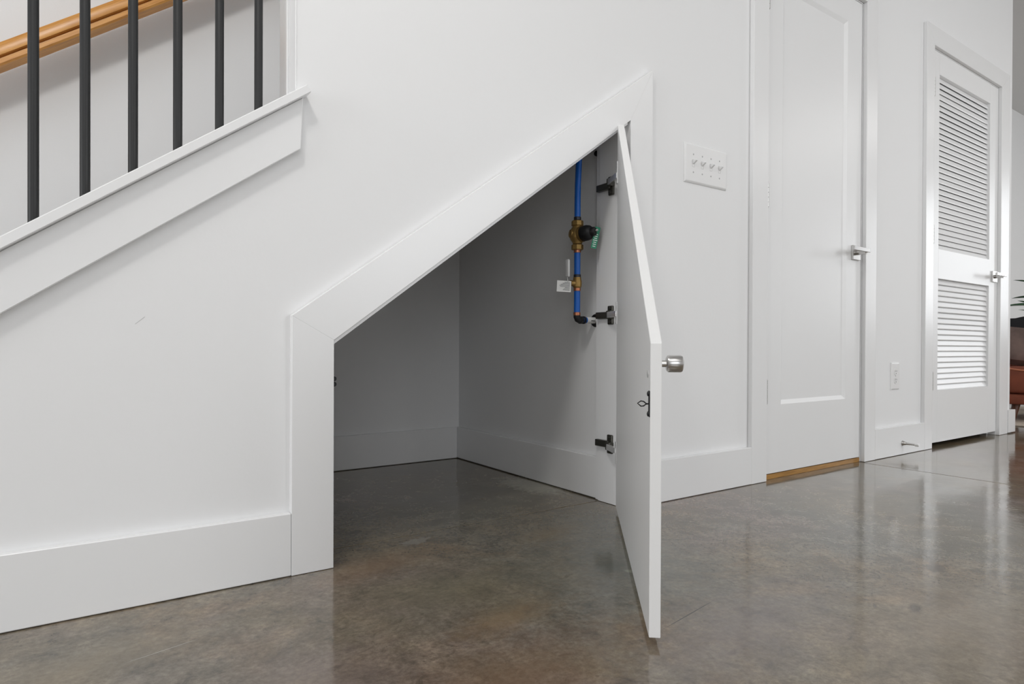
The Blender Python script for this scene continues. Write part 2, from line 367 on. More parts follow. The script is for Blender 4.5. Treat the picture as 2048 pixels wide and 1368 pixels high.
# ------------------------------------------------------------------ casing and jambs of the raked opening
trim1 = tag(empty('trim_1'), 'flat white casing around the raked opening under the stair', kind='structure')
apex = (1.505, 1.376)
zr = zs(1.4085)
bm = B(); prism(bm, [(0.388, 0.001), (0.4805, 0.001), (0.4805, zs(.4805)), (0.388, 0.566)], -T, 0, .0005); obj('casing_board', bm, TRIM, trim1)
bm = B(); prism(bm, [(0.388, 0.566), (0.4805, zs(.4805)), (1.4085, zr), (1.505, 1.376)], -T, 0, .0005); obj('casing_board', bm, TRIM, trim1)
bm = B(); prism(bm, [(1.4085, 0.001), (1.509, 0.001), (1.505, 1.376), (1.4085, zr)], -T, 0, .0005); obj('casing_board', bm, TRIM, trim1)
JB = 0.118
r = 0.006
bm = B(); prism(bm, [(XO0, 0.001), (.4805 + r * .6, 0.001), (.4805 + r * .6, zs(.4805) - r), (XO0, zo(XO0) - .001)], 0.0005, JB, .0008); obj('jamb_board', bm, TRIM, trim1)
bm = B(); prism(bm, [(.4805, zs(.4805) - .0105), (1.4035, zs(1.4035) - .0085), (1.4035, zo(1.4035)), (.4805, zo(.4805))], 0.0005, JB, .0008); obj('jamb_board', bm, TRIM, trim1)
bm = B(); prism(bm, [(.4812, zs(.4812) - .0110), (1.4030, zs(1.4030) - .0085), (1.4030, zs(1.4030) - .0006), (.4812, zs(.4812) - .0012)], -.0105, 0.0004, .0006); obj('jamb_lip', bm, TRIM, trim1)  # added lip, brings the jamb strip forward out of the casing's shade
bm = B(); prism(bm, [(1.4035, 0.001), (1.418, 0.001), (1.418, zs(1.418)), (1.4035, zs(1.4035) + .004)], 0.0005, JB, .0008); obj('jamb_board', bm, TRIM, trim1)
bm = B(); prism(bm, [(1.4075, 0.001), (1.43, 0.001), (1.43, zs(1.43)), (1.4075, zs(1.4075))], JB, JB + .017, .002); obj('corner_bead', bm, TRIM, trim1)

# door casings
def door_casing(n, xa0, xa1, xb0, xb1, top0, top1, label):
    e = tag(empty('trim_%d' % n), label, kind='structure')
    bm = B(); prism(bm, [(xa0, .001), (xa1, .001), (xa1, top0), (xa0, top1)], -T, 0, .0014); obj('casing_board', bm, TRIM, e)
    bm = B(); prism(bm, [(xb0, .001), (xb1, .001), (xb1, top1), (xb0, top0)], -T, 0, .0014); obj('casing_board', bm, TRIM, e)
    bm = B(); prism(bm, [(xa0, top1), (xa1, top0), (xb0, top0), (xb1, top1)], -T, 0, .0014); obj('casing_board', bm, TRIM, e)
    rv = .005
    bm = B(); box(bm, xa1 - .015, xa1 + rv, 0.0005, JB, .001, top0, .0008); obj('jamb_board', bm, TRIM, e)
    bm = B(); box(bm, xb0 - rv, xb0 + .015, 0.0005, JB, .001, top0, .0008); obj('jamb_board', bm, TRIM, e)
    bm = B(); box(bm, xa1 + rv, xb0 - rv, 0.0005, JB, top0 - rv, top0 + .013, .0008); obj('jamb_board', bm, TRIM, e)
    bm = B(); box(bm, xa1 + rv, xa1 + rv + .011, 0.040, .075, .001, top0 - rv, .0008); obj('door_stop_strip', bm, TRIM, e)
    bm = B(); box(bm, xb0 - rv - .011, xb0 - rv, 0.040, .075, .001, top0 - rv, .0008); obj('door_stop_strip', bm, TRIM, e)
    bm = B(); box(bm, xa1 + rv, xb0 - rv, 0.040, .075, top0 - rv - .011, top0 - rv, .0008); obj('door_stop_strip', bm, TRIM, e)
door_casing(2, 2.034, 2.127, 2.853, 2.946, 2.016, 2.109, 'flat white casing around the panelled door')
door_casing(3, 3.437, 3.521, 4.402, 4.524, 2.012, 2.107, 'flat white casing around the louvred door')

# knee wall cap and skirt board, wall end trim
trim4 = tag(empty('trim_4'), 'white raked cap and skirt board on the knee wall under the balusters', kind='structure')
ct = lambda x: 0.684 + 0.7375 * (x + 0.104)
cbm = lambda x: 0.661 + 0.7400 * (x + 0.104)
bm = B(); prism(bm, [(-0.85, cbm(-.85)), (0.424, cbm(.424)), (0.415, ct(.415)), (-0.85, ct(-.85))], -.034, -.0002, .0016); 
obj('cap_board', bm, TRIM, trim4)
bm = B(); prism(bm, [(-0.85, cb(-.85)+.0005), (0.4015, cb(.4015)+.0005), (0.4015, ct(.4015)), (-0.85, ct(-.85))], -.0004, WT + .03, .0); 
obj('cap_top', bm, TRIM, trim4)
bm = B(); prism(bm, [(-0.85, .553 + .7373 * (-.85 + .104)), (0.406, .929), (0.411, cbm(.411) - .0005), (-0.85, cbm(-.85) - .0005)], -T, 0, .0014)
obj('skirt_board', bm, TRIM, trim4)
trim5 = tag(empty('trim_5'), 'white trim strip on the end of the wall beside the last baluster', kind='structure')
bm = B(); box(bm, .3955, .402, .056, WT + .002, ct(.40) + .001, HI - .01, .0012); obj('trim_strip', bm, TRIM, trim5)
bm = B(); box(bm, .3985, .402, -.001, .050, ct(.40) + .001, HI - .01, .0012); obj('corner_strip', bm, WALL, trim5)

# ------------------------------------------------------------------ balustrade
bal = tag(empty('stair_railing', (-.06, .06, .72)), 'row of slim black round balusters rising along the white knee wall', 'railing')
def baluster_bm():
    bm = B(); lathe(bm, [(.0088, -.02), (.0088, 1.02)], 24); return bm
first = None
for i in range(-8, 6):
    x = -0.062 + 0.0795 * i
    if x > .36: continue
    z = ct(x) + .008
    if first is None:
        o = first = obj('baluster', baluster_bm(), BLACK, bal, smooth=True)
    else:
        o = first.copy(); C.objects.link(o)
    o.location = (x + .06, 0, z - .72)
bm = B(); prism(bm, [(-.72, ct(-.72) + .98), (.394, ct(.394) + .98), (.394, ct(.394) + 1.04), (-.72, ct(-.72) + 1.04)], .035, .085, .006)
o = obj('top_rail', bm, BLACK, bal); o.location = (.06, -.06, -.72)
o['label'] = 'black top rail'

# ------------------------------------------------------------------ wall handrail
hr = tag(empty('handrail', (-.4, .975, 1.19)), 'orange oak handrail with a routed groove rising on the stairwell wall', 'handrail')
def hrail():
    prof = [(-.030, -.029), (.026, -.029), (.030, -.024), (.030, -.012), (.021, -.0105), (.021, -.008), (.034, -.005), (.036, .012), (.028, .026), (.012, .032), (-.014, .032), (-.026, .030), (-.036, .016), (-.034, .002), (-.019, -.007), (-.019, -.011), (-.030, -.014)]
    b = B(); a0 = Vector((-.85, 0, 1.344 + .750 * (-.85 + .178))); a1 = Vector((1.9, 0, 1.344 + .750 * (1.9 + .178)))
    d = (a1 - a0).normalized(); n = Vector((-d.z, 0, d.x))
    rings = [[b.verts.new(p + Vector((0, 0.975, 0)) + Vector((0, -u, 0)) + n * v) for u, v in prof] for p in (a0, a1)]
    k = len(prof)
    for i in range(k): b.faces.new((rings[0][i], rings[0][(i + 1) % k], rings[1][(i + 1) % k], rings[1][i]))
    b.faces.new(rings[0][::-1]); b.faces.new(rings[1]); return b
o = obj('rail', hrail(), OAK, hr, smooth=True); o.location = (.4, -.975, -1.19)
for x in (-.70, 1.2):
    bm = B(); z = 1.344 + .750 * (x + .178)
    tube(bm, [(x, BK, z - .08), (x, 1.02, z - .08), (x, .985, z - .07), (x, .975, z - .034)], .006); lathe(bm, [(.028, 0), (.028, .006)], 20, aim((x, BK, z - .08), (0, -1, 0)))
    o = obj('wall_bracket', bm, STEEL, hr, smooth=True); o.location = (.4, -.975, -1.19)

# ------------------------------------------------------------------ door_1 (one recessed panel)
def lever(parent, cx, y, cz, L=.125):
    bm = B(); box(bm, cx - .031, cx + .031, y - .010, y, cz - .031, cz + .031, .0012)
    ro = obj('rosette', bm, CHROME, parent)
    bm = B(); cyl(bm, (cx, y - .010, cz), (cx, y - .050, cz), .011, 20, bev=.001)
    obj('neck', bm, CHROME, parent, smooth=True)
    bm = B(); box(bm, cx - L, cx + .011, y - .062, y - .050, cz - .0085 + .004, cz + .0085 + .004, .0012)
    obj('lever_bar', bm, CHROME, parent)
def butt_hinges(parent, x, zsd):
    for z in zsd:
        bm = B()
        for k in range(5): cyl(bm, (x, -.0085, z - .045 + .018 * k), (x, -.0085, z - .045 + .018 * k + .0172), .0065, 14, bev=.0006)
        cyl(bm, (x, -.0085, z - .049), (x, -.0085, z + .049), .0045, 12)
        obj('hinge', bm, STEEL, parent, smooth=True)['label'] = 'steel hinge knuckle'

def slab_with_recess(x0, x1, y0, y1, z0, z1, holes, bev, depth):
    """front face at y0; sloped sticking of width bev around each recess down to depth"""
    b = B()
    xs = [x0] + sorted({h[0] for h in holes} | {h[1] for h in holes}) + [x1]
    zz = [z0] + sorted({h[2] for h in holes} | {h[3] for h in holes}) + [z1]
    for i in range(len(xs) - 1):
        for j in range(len(zz) - 1):
            cell = (xs[i], xs[i + 1], zz[j], zz[j + 1])
            if cell in holes:
                a, c, d, e = cell
                o_ = [(a, y0, d), (c, y0, d), (c, y0, e), (a, y0, e)]
                i_ = [(a + bev, y0 + depth, d + bev), (c - bev, y0 + depth, d + bev), (c - bev, y0 + depth, e - bev), (a + bev, y0 + depth, e - bev)]
                ov = [b.verts.new(p) for p in o_]; iv = [b.verts.new(p) for p in i_]
                for k in range(4): b.faces.new((ov[k], ov[(k + 1) % 4], iv[(k + 1) % 4], iv[k]))
                b.faces.new(iv)
            else:
                b.faces.new([b.verts.new(p) for p in ((cell[0], y0, cell[2]), (cell[1], y0, cell[2]), (cell[1], y0, cell[3]), (cell[0], y0, cell[3]))])
    bmesh.ops.remove_doubles(b, verts=b.verts, dist=1e-5)
    # back and sides
    bk = [b.verts.new(p) for p in ((x0, y1, z0), (x1, y1, z0), (x1, y1, z1), (x0, y1, z1))]
    b.faces.new(bk)
    for (p, q) in (((x0, z0), (x1, z0)), ((x1, z0), (x1, z1)), ((x1, z1), (x0, z1)), ((x0, z1), (x0, z0))):
        b.faces.new([b.verts.new(v) for v in ((p[0], y0, p[1]), (q[0], y0, q[1]), (q[0], y1, q[1]), (p[0], y1, p[1]))])
    return b
d1 = tag(empty('door_1', (2.49, 0, 0)), 'tall closed white door with one recessed panel and a lever', kind='structure')
bm = slab_with_recess(2.136, 2.8405, 0.0, .035, .0225, 2.0075, [(2.243, 2.722, .283, 1.902)], .016, .009)
o = obj('door_leaf', bm, DOORP, d1); o.location = (-2.49, 0, 0)
h = tag(empty('lever_handle', (2.792 - 2.49, 0, .915), d1), 'square satin nickel lever on the panelled door')
lever(h, 0, 0, 0)
hg = empty('hinge_set', (-2.49, 0, 0), d1); butt_hinges(hg, 2.1335, (1.812, 1.073, .335))
bm = B(); box(bm, 2.133, 2.847, .0015, .30, 0.0, .0185, .001)
th = obj('threshold', bm, OAKT, d1); th.location = (-2.49, 0, 0); th['label'] = 'golden oak threshold board under the door'

# ------------------------------------------------------------------ door_2 (louvred)
LX0, LX1 = 3.5285, 4.3955
d2 = tag(empty('door_2', (3.96, 0, 0)), 'closed white door with two louvred panels and a lever', kind='structure')
off = (-3.96, 0, 0)
LA, LB2 = 3.622, 4.282
def dpart(name, bm, m=DOORP, sm=False):
    o = obj(name, bm, m, d2, sm); o.location = off; return o
bm = B(); box(bm, LX0, LA, 0, .035, .0225, 2.005, .001); dpart('stile', bm)
bm = B(); box(bm, LB2, LX1, 0, .035, .0225, 2.005, .001); dpart('stile', bm)
bm = B(); box(bm, LA, LB2, 0, .035, .0225, .287, .0); dpart('bottom_rail', bm)
bm = B(); box(bm, LA, LB2, 0, .035, .859, 1.008, .0); dpart('lock_rail', bm)
bm = B(); box(bm, LA, LB2, 0, .035, 1.895, 2.005, .0); dpart('top_rail', bm)
sl = None
a = math.radians(20)
def slat_bm():
    b = B(); ch, th = .0318, .0065; pr = []
    for (u, v) in ((-ch / 2 + .003, -th / 2), (ch / 2 - .003, -th / 2), (ch / 2, -.0012), (ch / 2, .0012), (ch / 2 - .003, th / 2), (-ch / 2 + .003, th / 2), (-ch / 2, .0012), (-ch / 2, -.0012)):
        # u runs down the slat: lower edge forward (-y)
        pr.append((-math.sin(a) * u + math.cos(a) * v * 1, -math.cos(a) * u - math.sin(a) * v))
    W = (LB2 - LA) / 2
    r0 = [b.verts.new((-W, y, z)) for y, z in pr]; r1 = [b.verts.new((W, y, z)) for y, z in pr]
    for i in range(8): b.faces.new((r0[i], r0[(i + 1) % 8], r1[(i + 1) % 8], r1[i]))
    b.faces.new(r0); b.faces.new(r1[::-1]); return b
for z0, z1, n in ((.287, .859, 20), (1.008, 1.895, 31)):
    p = (z1 - z0) / n
    for k in range(n):
        if sl is None: o = sl = obj('slat', slat_bm(), DOORP, d2)
        else: o = sl.copy(); C.objects.link(o)
        o.location = ((LA + LB2) / 2 - 3.96, .0175, z0 + p * (k + .5))
        o.rotation_euler = (math.radians(random.uniform(-1.6, 1.6)), 0, 0)
        if n == 31 and k == 27: o.rotation_euler = (math.radians(6), math.radians(.2), 0)
h = tag(empty('lever_handle', (4.345 - 3.96, 0, .915), d2), 'square satin nickel lever on the louvred door')
lever(h, 0, 0, 0)
hg = empty('hinge_set', off, d2); butt_hinges(hg, 3.536, (1.810, 1.073, .337))

# ------------------------------------------------------------------ open access door
pA = Vector((1.357, -.014)); pB = Vector((.791, -.678)); LEN = (pB - pA).length
dv = (pB - pA).normalized(); ang = math.atan2(dv.y, dv.x)
# local frame: +x from hinge edge to free edge, +y = inner face normal side is local -y... thickness goes to the room side
ad = tag(empty('door_3', (pA.x, pA.y, .014), rz=ang), 'white raked cupboard door standing open under the stair', kind='structure')
# inner face normal must point away from the outer face; thickness vector n = (+.76,-.65)
nrm = Vector((math.sin(ang) * -1, math.cos(ang)))     # local +y in world
sgn = 1 if nrm.dot(Vector((.76, -.65))) > 0 else -1   # outer side
zt = lambda s: 1.176 - (1.176 - (.5075)) * s / LEN     # top edge above the floor
b = B()
TH = .0190
prism(b, [(0, 0), (LEN, 0), (LEN, zt(LEN) - .014), (0, zt(0) - .014)], 0, sgn * TH, .0010)
obj('door_leaf', b, RAWDOOR, ad)
# round knob on the outer face
kx, kz = LEN - .022, .4725 - .014
kn = tag(empty('door_knob', (kx, sgn * TH, kz), ad), 'round brushed nickel knob on the outside of the access door')
bm = B(); cyl(bm, (0, 0, 0), (0, sgn * .012, 0), .0058, 20); obj('knob_stem', bm, CHROME, kn, smooth=True)
bm = B(); lathe(bm, [(.0115, 0), (.0140, .0018), (.0146, .004), (.0146, .0235), (.0135, .0262), (.011, .0275)], 32, aim((0, sgn * .010, 0), (0, sgn, 0))); obj('knob_head', bm, CHROME, kn, smooth=True)
bm = B(); lathe(bm, [(.006, 0), (.0058, .0012), (.004, .0016)], 20, aim((kx - .012, 0, .454 - .014), (0, -sgn, 0)))
obj('screw_cap', bm, SCREW, ad, smooth=True)['label'] = 'small screw hole cover on the inside'
# spring clip (catch tongue) near the free edge, inside face
cz = .405 - .014; cx = LEN - .006
bm = B(); box(bm, cx - .010, cx + .003, -.0016 if sgn > 0 else 0, 0 if sgn > 0 else .0016, cz - .022, cz + .022, .0004)
for s_ in (-1, 1): lathe(bm, [(.0045, 0), (.004, .0022), (.0015, .003)], 14, aim((cx - .003, -sgn * .0015, cz + s_ * .017), (0, -sgn, 0)))
t_ = -sgn
pts = [(cx - .003, t_ * .0015, cz), (cx - .003, t_ * .006, cz + .0006), (cx - .003, t_ * .010, cz + .0040), (cx - .003, t_ * .0145, cz + .0048), (cx - .003, t_ * .020, cz + .0008), (cx - .003, t_ * .0145, cz - .0040), (cx - .003, t_ * .010, cz - .0036), (cx - .003, t_ * .006, cz - .0004), (cx - .003, t_ * .0015, cz)]
tube(bm, pts, .0011, 8)
obj('spring_clip', bm, RUB, ad)['label'] = 'small black metal spring clip'
# three concealed hinges: dark mounting plate on the jamb, arm, bright cup flange on the leaf (in world space, parented)
def w2l(o): o.parent = ad; o.matrix_parent_inverse = (Matrix.Translation((pA.x, pA.y, .014)) @ Matrix.Rotation(ang, 4, 'Z')).inverted()
def hinge(z, fl_up, fl_dn, low):
    e = empty('hinge', (1.39, .06, z)); w2l(e); e['label'] = 'concealed cup hinge with dark mounting plate'
    J = 1.4035
    bm = B()
    # rest of the arm running along the jamb (y) towards the back
    box(bm, J - .014 - 1.39, J - 1.39, -.004, .058, -.0105, .0105, .0015)
    for k in range(3): lathe(bm, [(.0035, 0), (.0025, .0015)], 12, aim((J - .012 - 1.39, .012 + .018 * k, .0), (-1, 0, 0)))
    obj('hinge_arm', bm, DARKM, e)
    bm = B()
    box(bm, J - .007 - 1.39, J - 1.39, -.014, .010, -.030, .030, .003, seg=2)
    for s_ in (-1, 1): lathe(bm, [(.0048, 0), (.0042, .003), (.002, .0035)], 16, aim((J - .007 - 1.39, -.002, s_ * .021), (-1, 0, 0)))
    box(bm, J - .018 - 1.39, J - 1.39, -.016, .006, -.012 + low, .014 + low, .003, seg=2)
    obj('mounting_plate', bm, DARKM, e)
    bm = B()
    # link reaching from the plate to the leaf
    q0 = Vector((J - .020, .052, z + low)); q1 = Vector((pA.x, pA.y)) + dv * .010; q1 = Vector((q1.x, q1.y, z + low)) 
    mid = (q0 + q1) / 2; L_ = (q1 - q0).length
    rot = Matrix.Rotation(math.atan2((q1 - q0).y, (q1 - q0).x), 4, 'Z')
    b2 = B(); box(b2, -L_ / 2, L_ / 2, -.0045, .0045, -.009, .009, .001); bmesh.ops.transform(b2, matrix=rot, verts=b2.verts); bmesh.ops.translate(b2, vec=mid - Vector((1.39, .06, z)), verts=b2.verts); merge(bm, b2)
    obj('hinge_link', bm, BRIGHTM, e)
    bm = B(); b2 = B()
    box(b2, .002, .020, -.0032, .0, -fl_dn, fl_up, .0006)
    if sgn < 0: bmesh.ops.scale(b2, vec=(1, -1, 1), verts=b2.verts)
    bmesh.ops.transform(b2, matrix=Matrix.Rotation(ang, 4, 'Z'), verts=b2.verts)
    bmesh.ops.translate(b2, vec=(pA.x - 1.39, pA.y - .06, low), verts=b2.verts); merge(bm, b2)
    obj('cup_flange', bm, BRIGHTM, e)
hinge(1.012, .040, .026, .008)
hinge(.602, .036, .032, .0)
hinge(.192, .028, .038, -.006)

# roller catch on the left jamb
rc = tag(empty('roller_catch', (.484, .032, .418)), 'small black double roller catch on the left jamb of the cupboard', 'catch')
bm = B(); box(bm, 0, .003, -.012, .012, -.016, .016, .0008); obj('catch_plate', bm, RUB, rc)
for s_ in (-1, 1):
    bm = B(); cyl(bm, (.011, -.010, s_ * .0062), (.011, .010, s_ * .0062), .0058, 18, bev=.0012); obj('roller', bm, RUB, rc, smooth=True)
    bm = B(); box(bm, .003, .012, -.0015, .0015, s_ * .0062 - .003, s_ * .0062 + .003); obj('roller_arm', bm, RUB, rc)

# ------------------------------------------------------------------ plumbing
PX, PY = 1.352, .165
pl = tag(empty('water_pipe', (PX, PY, .59)), 'blue water pipe with brass valves against the cupboard side wall', 'pipe')
def lp(x, y, z): return (x - PX, y - PY, z - .59)
def pc(name, bm, m, sm=True, par=None, label=None):
    o = obj(name, bm, m, par or pl, sm)
    if label: o['label'] = label
    return o
bm = B(); tube(bm, [lp(PX, PY, .918), lp(PX, PY, .97), lp(PX + .001, PY, 1.03), lp(PX + .004, PY, 1.09), lp(PX + .008, PY, 1.16)], .0100, 20); pc('pipe_section', bm, BLUE)
bm = B(); cyl(bm, lp(PX, PY, .720), lp(PX, PY, .812), .0102, 20); pc('pipe_section', bm, BLUE)
bm = B(); cyl(bm, lp(PX, PY, .606), lp(PX, PY, .690), .0102, 20); pc('pipe_section', bm, BLUE)
bm = B(); cyl(bm, lp(PX, PY, .914), lp(PX, PY, .925), .0118, 20, bev=.0008); pc('crimp_ring', bm, CRIMP)
bm = B(); cyl(bm, lp(PX, PY, .727), lp(PX, PY, .737), .0120, 20, bev=.0008); pc('crimp_ring', bm, CRIMP)
for z0, z1 in ((.808, .818), (.683, .694), (.603, .614)):
    bm = B(); cyl(bm, lp(PX, PY, z0), lp(PX, PY, z1), .0117, 20, bev=.0008); pc('crimp_ring', bm, COPPER, label='copper crimp ring')
# pressure reducing valve
pv = tag(empty('pressure_valve', lp(PX, PY, .867), pl), 'brass pressure reducing valve with black cap')
bm = B(); lathe(bm, [(.015, -.030), (.016, -.026), (.022, -.017), (.0265, -.008), (.0275, 0), (.0265, .008), (.0225, .016), (.016, .026), (.0155, .032)], 28); pc('valve_body', bm, BRASS, par=pv)
bm = B(); lathe(bm, [(.0125, .0), (.0165, .006), (.0165, .020), (.013, .026)], 24, aim((0, 0, .001), (-.78, .25, .06))); pc('side_boss', bm, BRASS, par=pv)
bm = B(); lathe(bm, [(.018, .0), (.0245, .010), (.0262, .016), (.0262, .021)], 32, aim((0, 0, .0), (.22, -.97, .05))); pc('bonnet_flange', bm, BRASS, par=pv)
bm = B(); lathe(bm, [(.0240, .021), (.0250, .026), (.0250, .040), (.0225, .050), (.0180, .056), (.0150, .058), (.0145, .068), (.0120, .071)], 32, aim((0, 0, .0), (.22, -.97, .05))); pc('bonnet_cap', bm, RUB, par=pv, label='black plastic bonnet cap')
for z0, z1 in ((.028, .046), (-.050, -.032)):
    bm = B(); lathe(bm, [(.017, z0), (.0195, z0 + .002), (.0195, z1 - .002), (.017, z1)], 8); pc('union_nut', bm, BRASS, False, par=pv)
    bm = B()
# green tag hanging from the cap
bm = B(); b2 = B(); box(b2, -.009, .009, -.0006, .0006, -.058, .012, .0003); bmesh.ops.transform(b2, matrix=Matrix.Rotation(math.radians(-30), 4, 'Z') @ Matrix.Rotation(math.radians(12), 4, 'Y'), verts=b2.verts)
bmesh.ops.translate(b2, vec=(.0245, -.068, .006), verts=b2.verts); merge(bm, b2)
gt = pc('hang_tag', bm, GREEN, False, par=pv, label='green tag with white print')
bm = B()
for k in range(7):
    ww = random.uniform(.004, .007); b2 = B(); box(b2, -ww, ww, -.0009, -.0006, -.0014, .0010)
    bmesh.ops.translate(b2, vec=(0, 0, -.012 - k * .0065), verts=b2.verts)
    bmesh.ops.transform(b2, matrix=Matrix.Rotation(math.radians(-30), 4, 'Z') @ Matrix.Rotation(math.radians(12), 4, 'Y'), verts=b2.verts)
    bmesh.ops.translate(b2, vec=(.0245, -.068, .006), verts=b2.verts); merge(bm, b2)
pc('tag_print', bm, PAPER, False, par=pv)
bm = B(); lathe(bm, [(.0045, 0), (.0045, .007), (.003, .009)], 10, aim((.0165, -.069, .006), (.22, -.97, .05))); pc('adjusting_screw', bm, CHROME, par=pv)
# ball valve
bv = tag(empty('ball_valve', lp(PX, PY, .707), pl), 'small brass shut off valve')
bm = B(); lathe(bm, [(.0115, -.015), (.0122, -.012), (.0145, -.010), (.0150, -.004), (.0150, .008), (.0135, .014), (.0128, .021)], 24); pc('valve_body', bm, BRASS, par=bv)
bm = B(); cyl(bm, (0, 0, .001), (-.026, .004, .001), .0098, 18, bev=.001); pc('stem_boss', bm, BRASS, par=bv)
bm = B(); cyl(bm, (-.026, .004, .001), (-.033, .005, .001), .004, 12); tube(bm, [(-.033, .005, .001), (-.036, .005, .010), (-.038, .005, .020)], .004, 10, ry=.002); pc('handle_stem', bm, STEEL, par=bv)
bm = B(); box(bm, -.0425, -.0335, -.005, .011, .020, .077, .0035, seg=3); pc('valve_handle', bm, CLEARG, par=bv, label='pale grey lever handle')
# paper tag
TR = Matrix.Rotation(math.radians(-33), 4, 'Z') @ Matrix.Rotation(math.radians(3), 4, 'Y')
bm = B(); b2 = B(); box(b2, -.024, .022, -.0004, .0004, -.018, .018)
bmesh.ops.transform(b2, matrix=TR, verts=b2.verts); bmesh.ops.translate(b2, vec=(-.046, .010, -.010), verts=b2.verts); merge(bm, b2)
pc('paper_tag', bm, PAPER, False, par=bv, label='white paper tag printed with small black lines')
bm = B()
for k, (xa, xb) in enumerate(((.0, .018), (-.006, .018), (-.012, .018), (-.016, .018), (-.014, .018), (.002, .018), (-.002, .018), (-.004, .018))):
    b2 = B(); box(b2, xa, xb, -.0008, -.0005, .0128 - k * .0036, .0140 - k * .0036)
    bmesh.ops.transform(b2, matrix=TR, verts=b2.verts); bmesh.ops.translate(b2, vec=(-.046, .010, -.010), verts=b2.verts); merge(bm, b2)
pc('tag_print', bm, INK, False, par=bv)
# elbow and the run into the wall
bm = B(); tube(bm, [lp(PX, PY, .608), lp(PX, PY, .599), lp(PX + .003, PY, .592), lp(PX + .010, PY - .001, .589), lp(PX + .022, PY - .002, .589)], .0115, 18); lathe(bm, [(.0125, 0), (.0125, .010)], 20, aim(lp(PX + .010, PY - .001, .589), (1, -.05, 0))); lathe(bm, [(.0128, 0), (.0128, .006)], 20, aim(lp(PX + .024, PY - .0015, .589), (1, -.05, 0)))
pc('elbow', bm, RUB, label='black plastic elbow')
bm = B(); cyl(bm, lp(PX + .020, PY - .002, .589), lp(1.432, PY - .004, .589), .0100, 20); pc('pipe_section', bm, BLUE)
bm = B(); cyl(bm, lp(PX + .037, PY - .003, .589), lp(1.428, PY - .004, .589), .0104, 20); pc('pipe_label', bm, PAPER, label='white printed wrap on the pipe')
bm = B()
box(bm, *[v for v in (PX + .050 - PX, PX + .066 - PX, -.0142, -.0138)], -.004, -.0015)
pc('label_print', bm, INK, False)
bm = B(); lathe(bm, [(.022, 0), (.021, .003), (.012, .0045)], 24, aim(lp(1.430, PY - .004, .589), (-1, 0, 0))); pc('wall_ring', bm, RUB)
# small dark stub on the wall above the upper hinge
bm = B(); lathe(bm, [(.009, 0), (.009, .010), (.006, .013)], 16, aim((1.430, .153, 1.142), (-1, 0, 0)))
tag(obj('wall_bumper', bm, RUB, smooth=True), 'tiny dark stub on the cupboard wall above the top hinge', 'stub')

# ------------------------------------------------------------------ switch plate
def plate_bm(wd, ht, th, bv):
    b = B(); s = []
    for (ww, hh, y) in ((wd, ht, 0), (wd, ht, -th * .35), (wd - bv, ht - bv, -th * .8), (wd - bv * 1.8, ht - bv * 1.8, -th)):
        s.append([b.verts.new((sx * ww / 2, y, sz * hh / 2)) for sx, sz in ((-1, -1), (1, -1), (1, 1), (-1, 1))])
    for i in range(3):
        for k in range(4): b.faces.new((s[i][k], s[i][(k + 1) % 4], s[i + 1][(k + 1) % 4], s[i + 1][k]))
    b.faces.new(s[0][::-1]); b.faces.new(s[3]); return b
sw = tag(empty('switch_plate', (1.785, 0, 1.1215)), 'white wall plate with four toggle light switches', 'light switch')
obj('plate', plate_bm(.222, .132, .0065, .007), PLAST, sw)
for k in range(4):
    x = -.069 + .046 * k
    bm = B()
    for (a0, a1, z0, z1) in ((x - .0056, x - .0049, -.012, .012), (x + .0049, x + .0056, -.012, .012), (x - .0056, x + .0056, .0115, .0122), (x - .0056, x + .0056, -.0122, -.0115)): box(bm, a0, a1, -.0068, -.0064, z0, z1)
    obj('toggle_slot', bm, SCREW, sw)
    bm = B(); b2 = B(); box(b2, -.0042, .0042, -.016, .002, -.0045, .0030, .0012)
    bmesh.ops.transform(b2, matrix=Matrix.Rotation(math.radians(-32), 4, 'X'), verts=b2.verts); bmesh.ops.translate(b2, vec=(x, -.0065, .002), verts=b2.verts); merge(bm, b2)
    obj('toggle', bm, PLAST, sw)
    for s_ in (-1, 1):
        bm = B(); lathe(bm, [(.0030, 0), (.0026, .0009), (.0010, .0011)], 14, aim((x, -.0064, s_ * .030), (0, -1, 0))); obj('screw', bm, SCREW, sw, smooth=True)

bm = B(); b2 = B(); box(b2, -.011, .011, -.0002, .0001, -.0004, .0004); bmesh.ops.transform(b2, matrix=Matrix.Translation((.105, 0, .548)) @ Matrix.Rotation(math.radians(-42), 4, 'Y'), verts=b2.verts); merge(bm, b2)
obj('pencil_mark', bm, SCREW, bpy.data.objects['wall_front'])
# ------------------------------------------------------------------ outlet
ou = tag(empty('outlet', (3.160, 0, .371)), 'white double power outlet above the baseboard between the doors', 'outlet')
obj('plate', plate_bm(.080, .128, .0065, .007), PLAST, ou)
for s_ in (-1, 1):
    bm = B(); lathe(bm, [(.0165, 0), (.0165, .0012), (.0158, .0018)], 28, aim((0, -.0062, s_ * .0195), (0, -1, 0)))
    r_ = obj('receptacle', bm, PLAST, ou, smooth=True)
    bm = B(); box(bm, -.0072, -.0052, -.0086, -.0076, s_ * .0195 - .001, s_ * .0195 + .008); box(bm, .0050, .0070, -.0086, -.0076, s_ * .0195 - .000, s_ * .0195 + .007)
    lathe(bm, [(.0026, 0), (.0026, .0008)], 12, aim((0, -.0078, s_ * .0195 - .0075), (0, -1, 0)))
    obj('slots', bm, SLOT, r_)
bm = B(); lathe(bm, [(.003, 0), (.0024, .001)], 12, aim((0, -.0065, 0), (0, -1, 0))); obj('screw', bm, SCREW, ou)

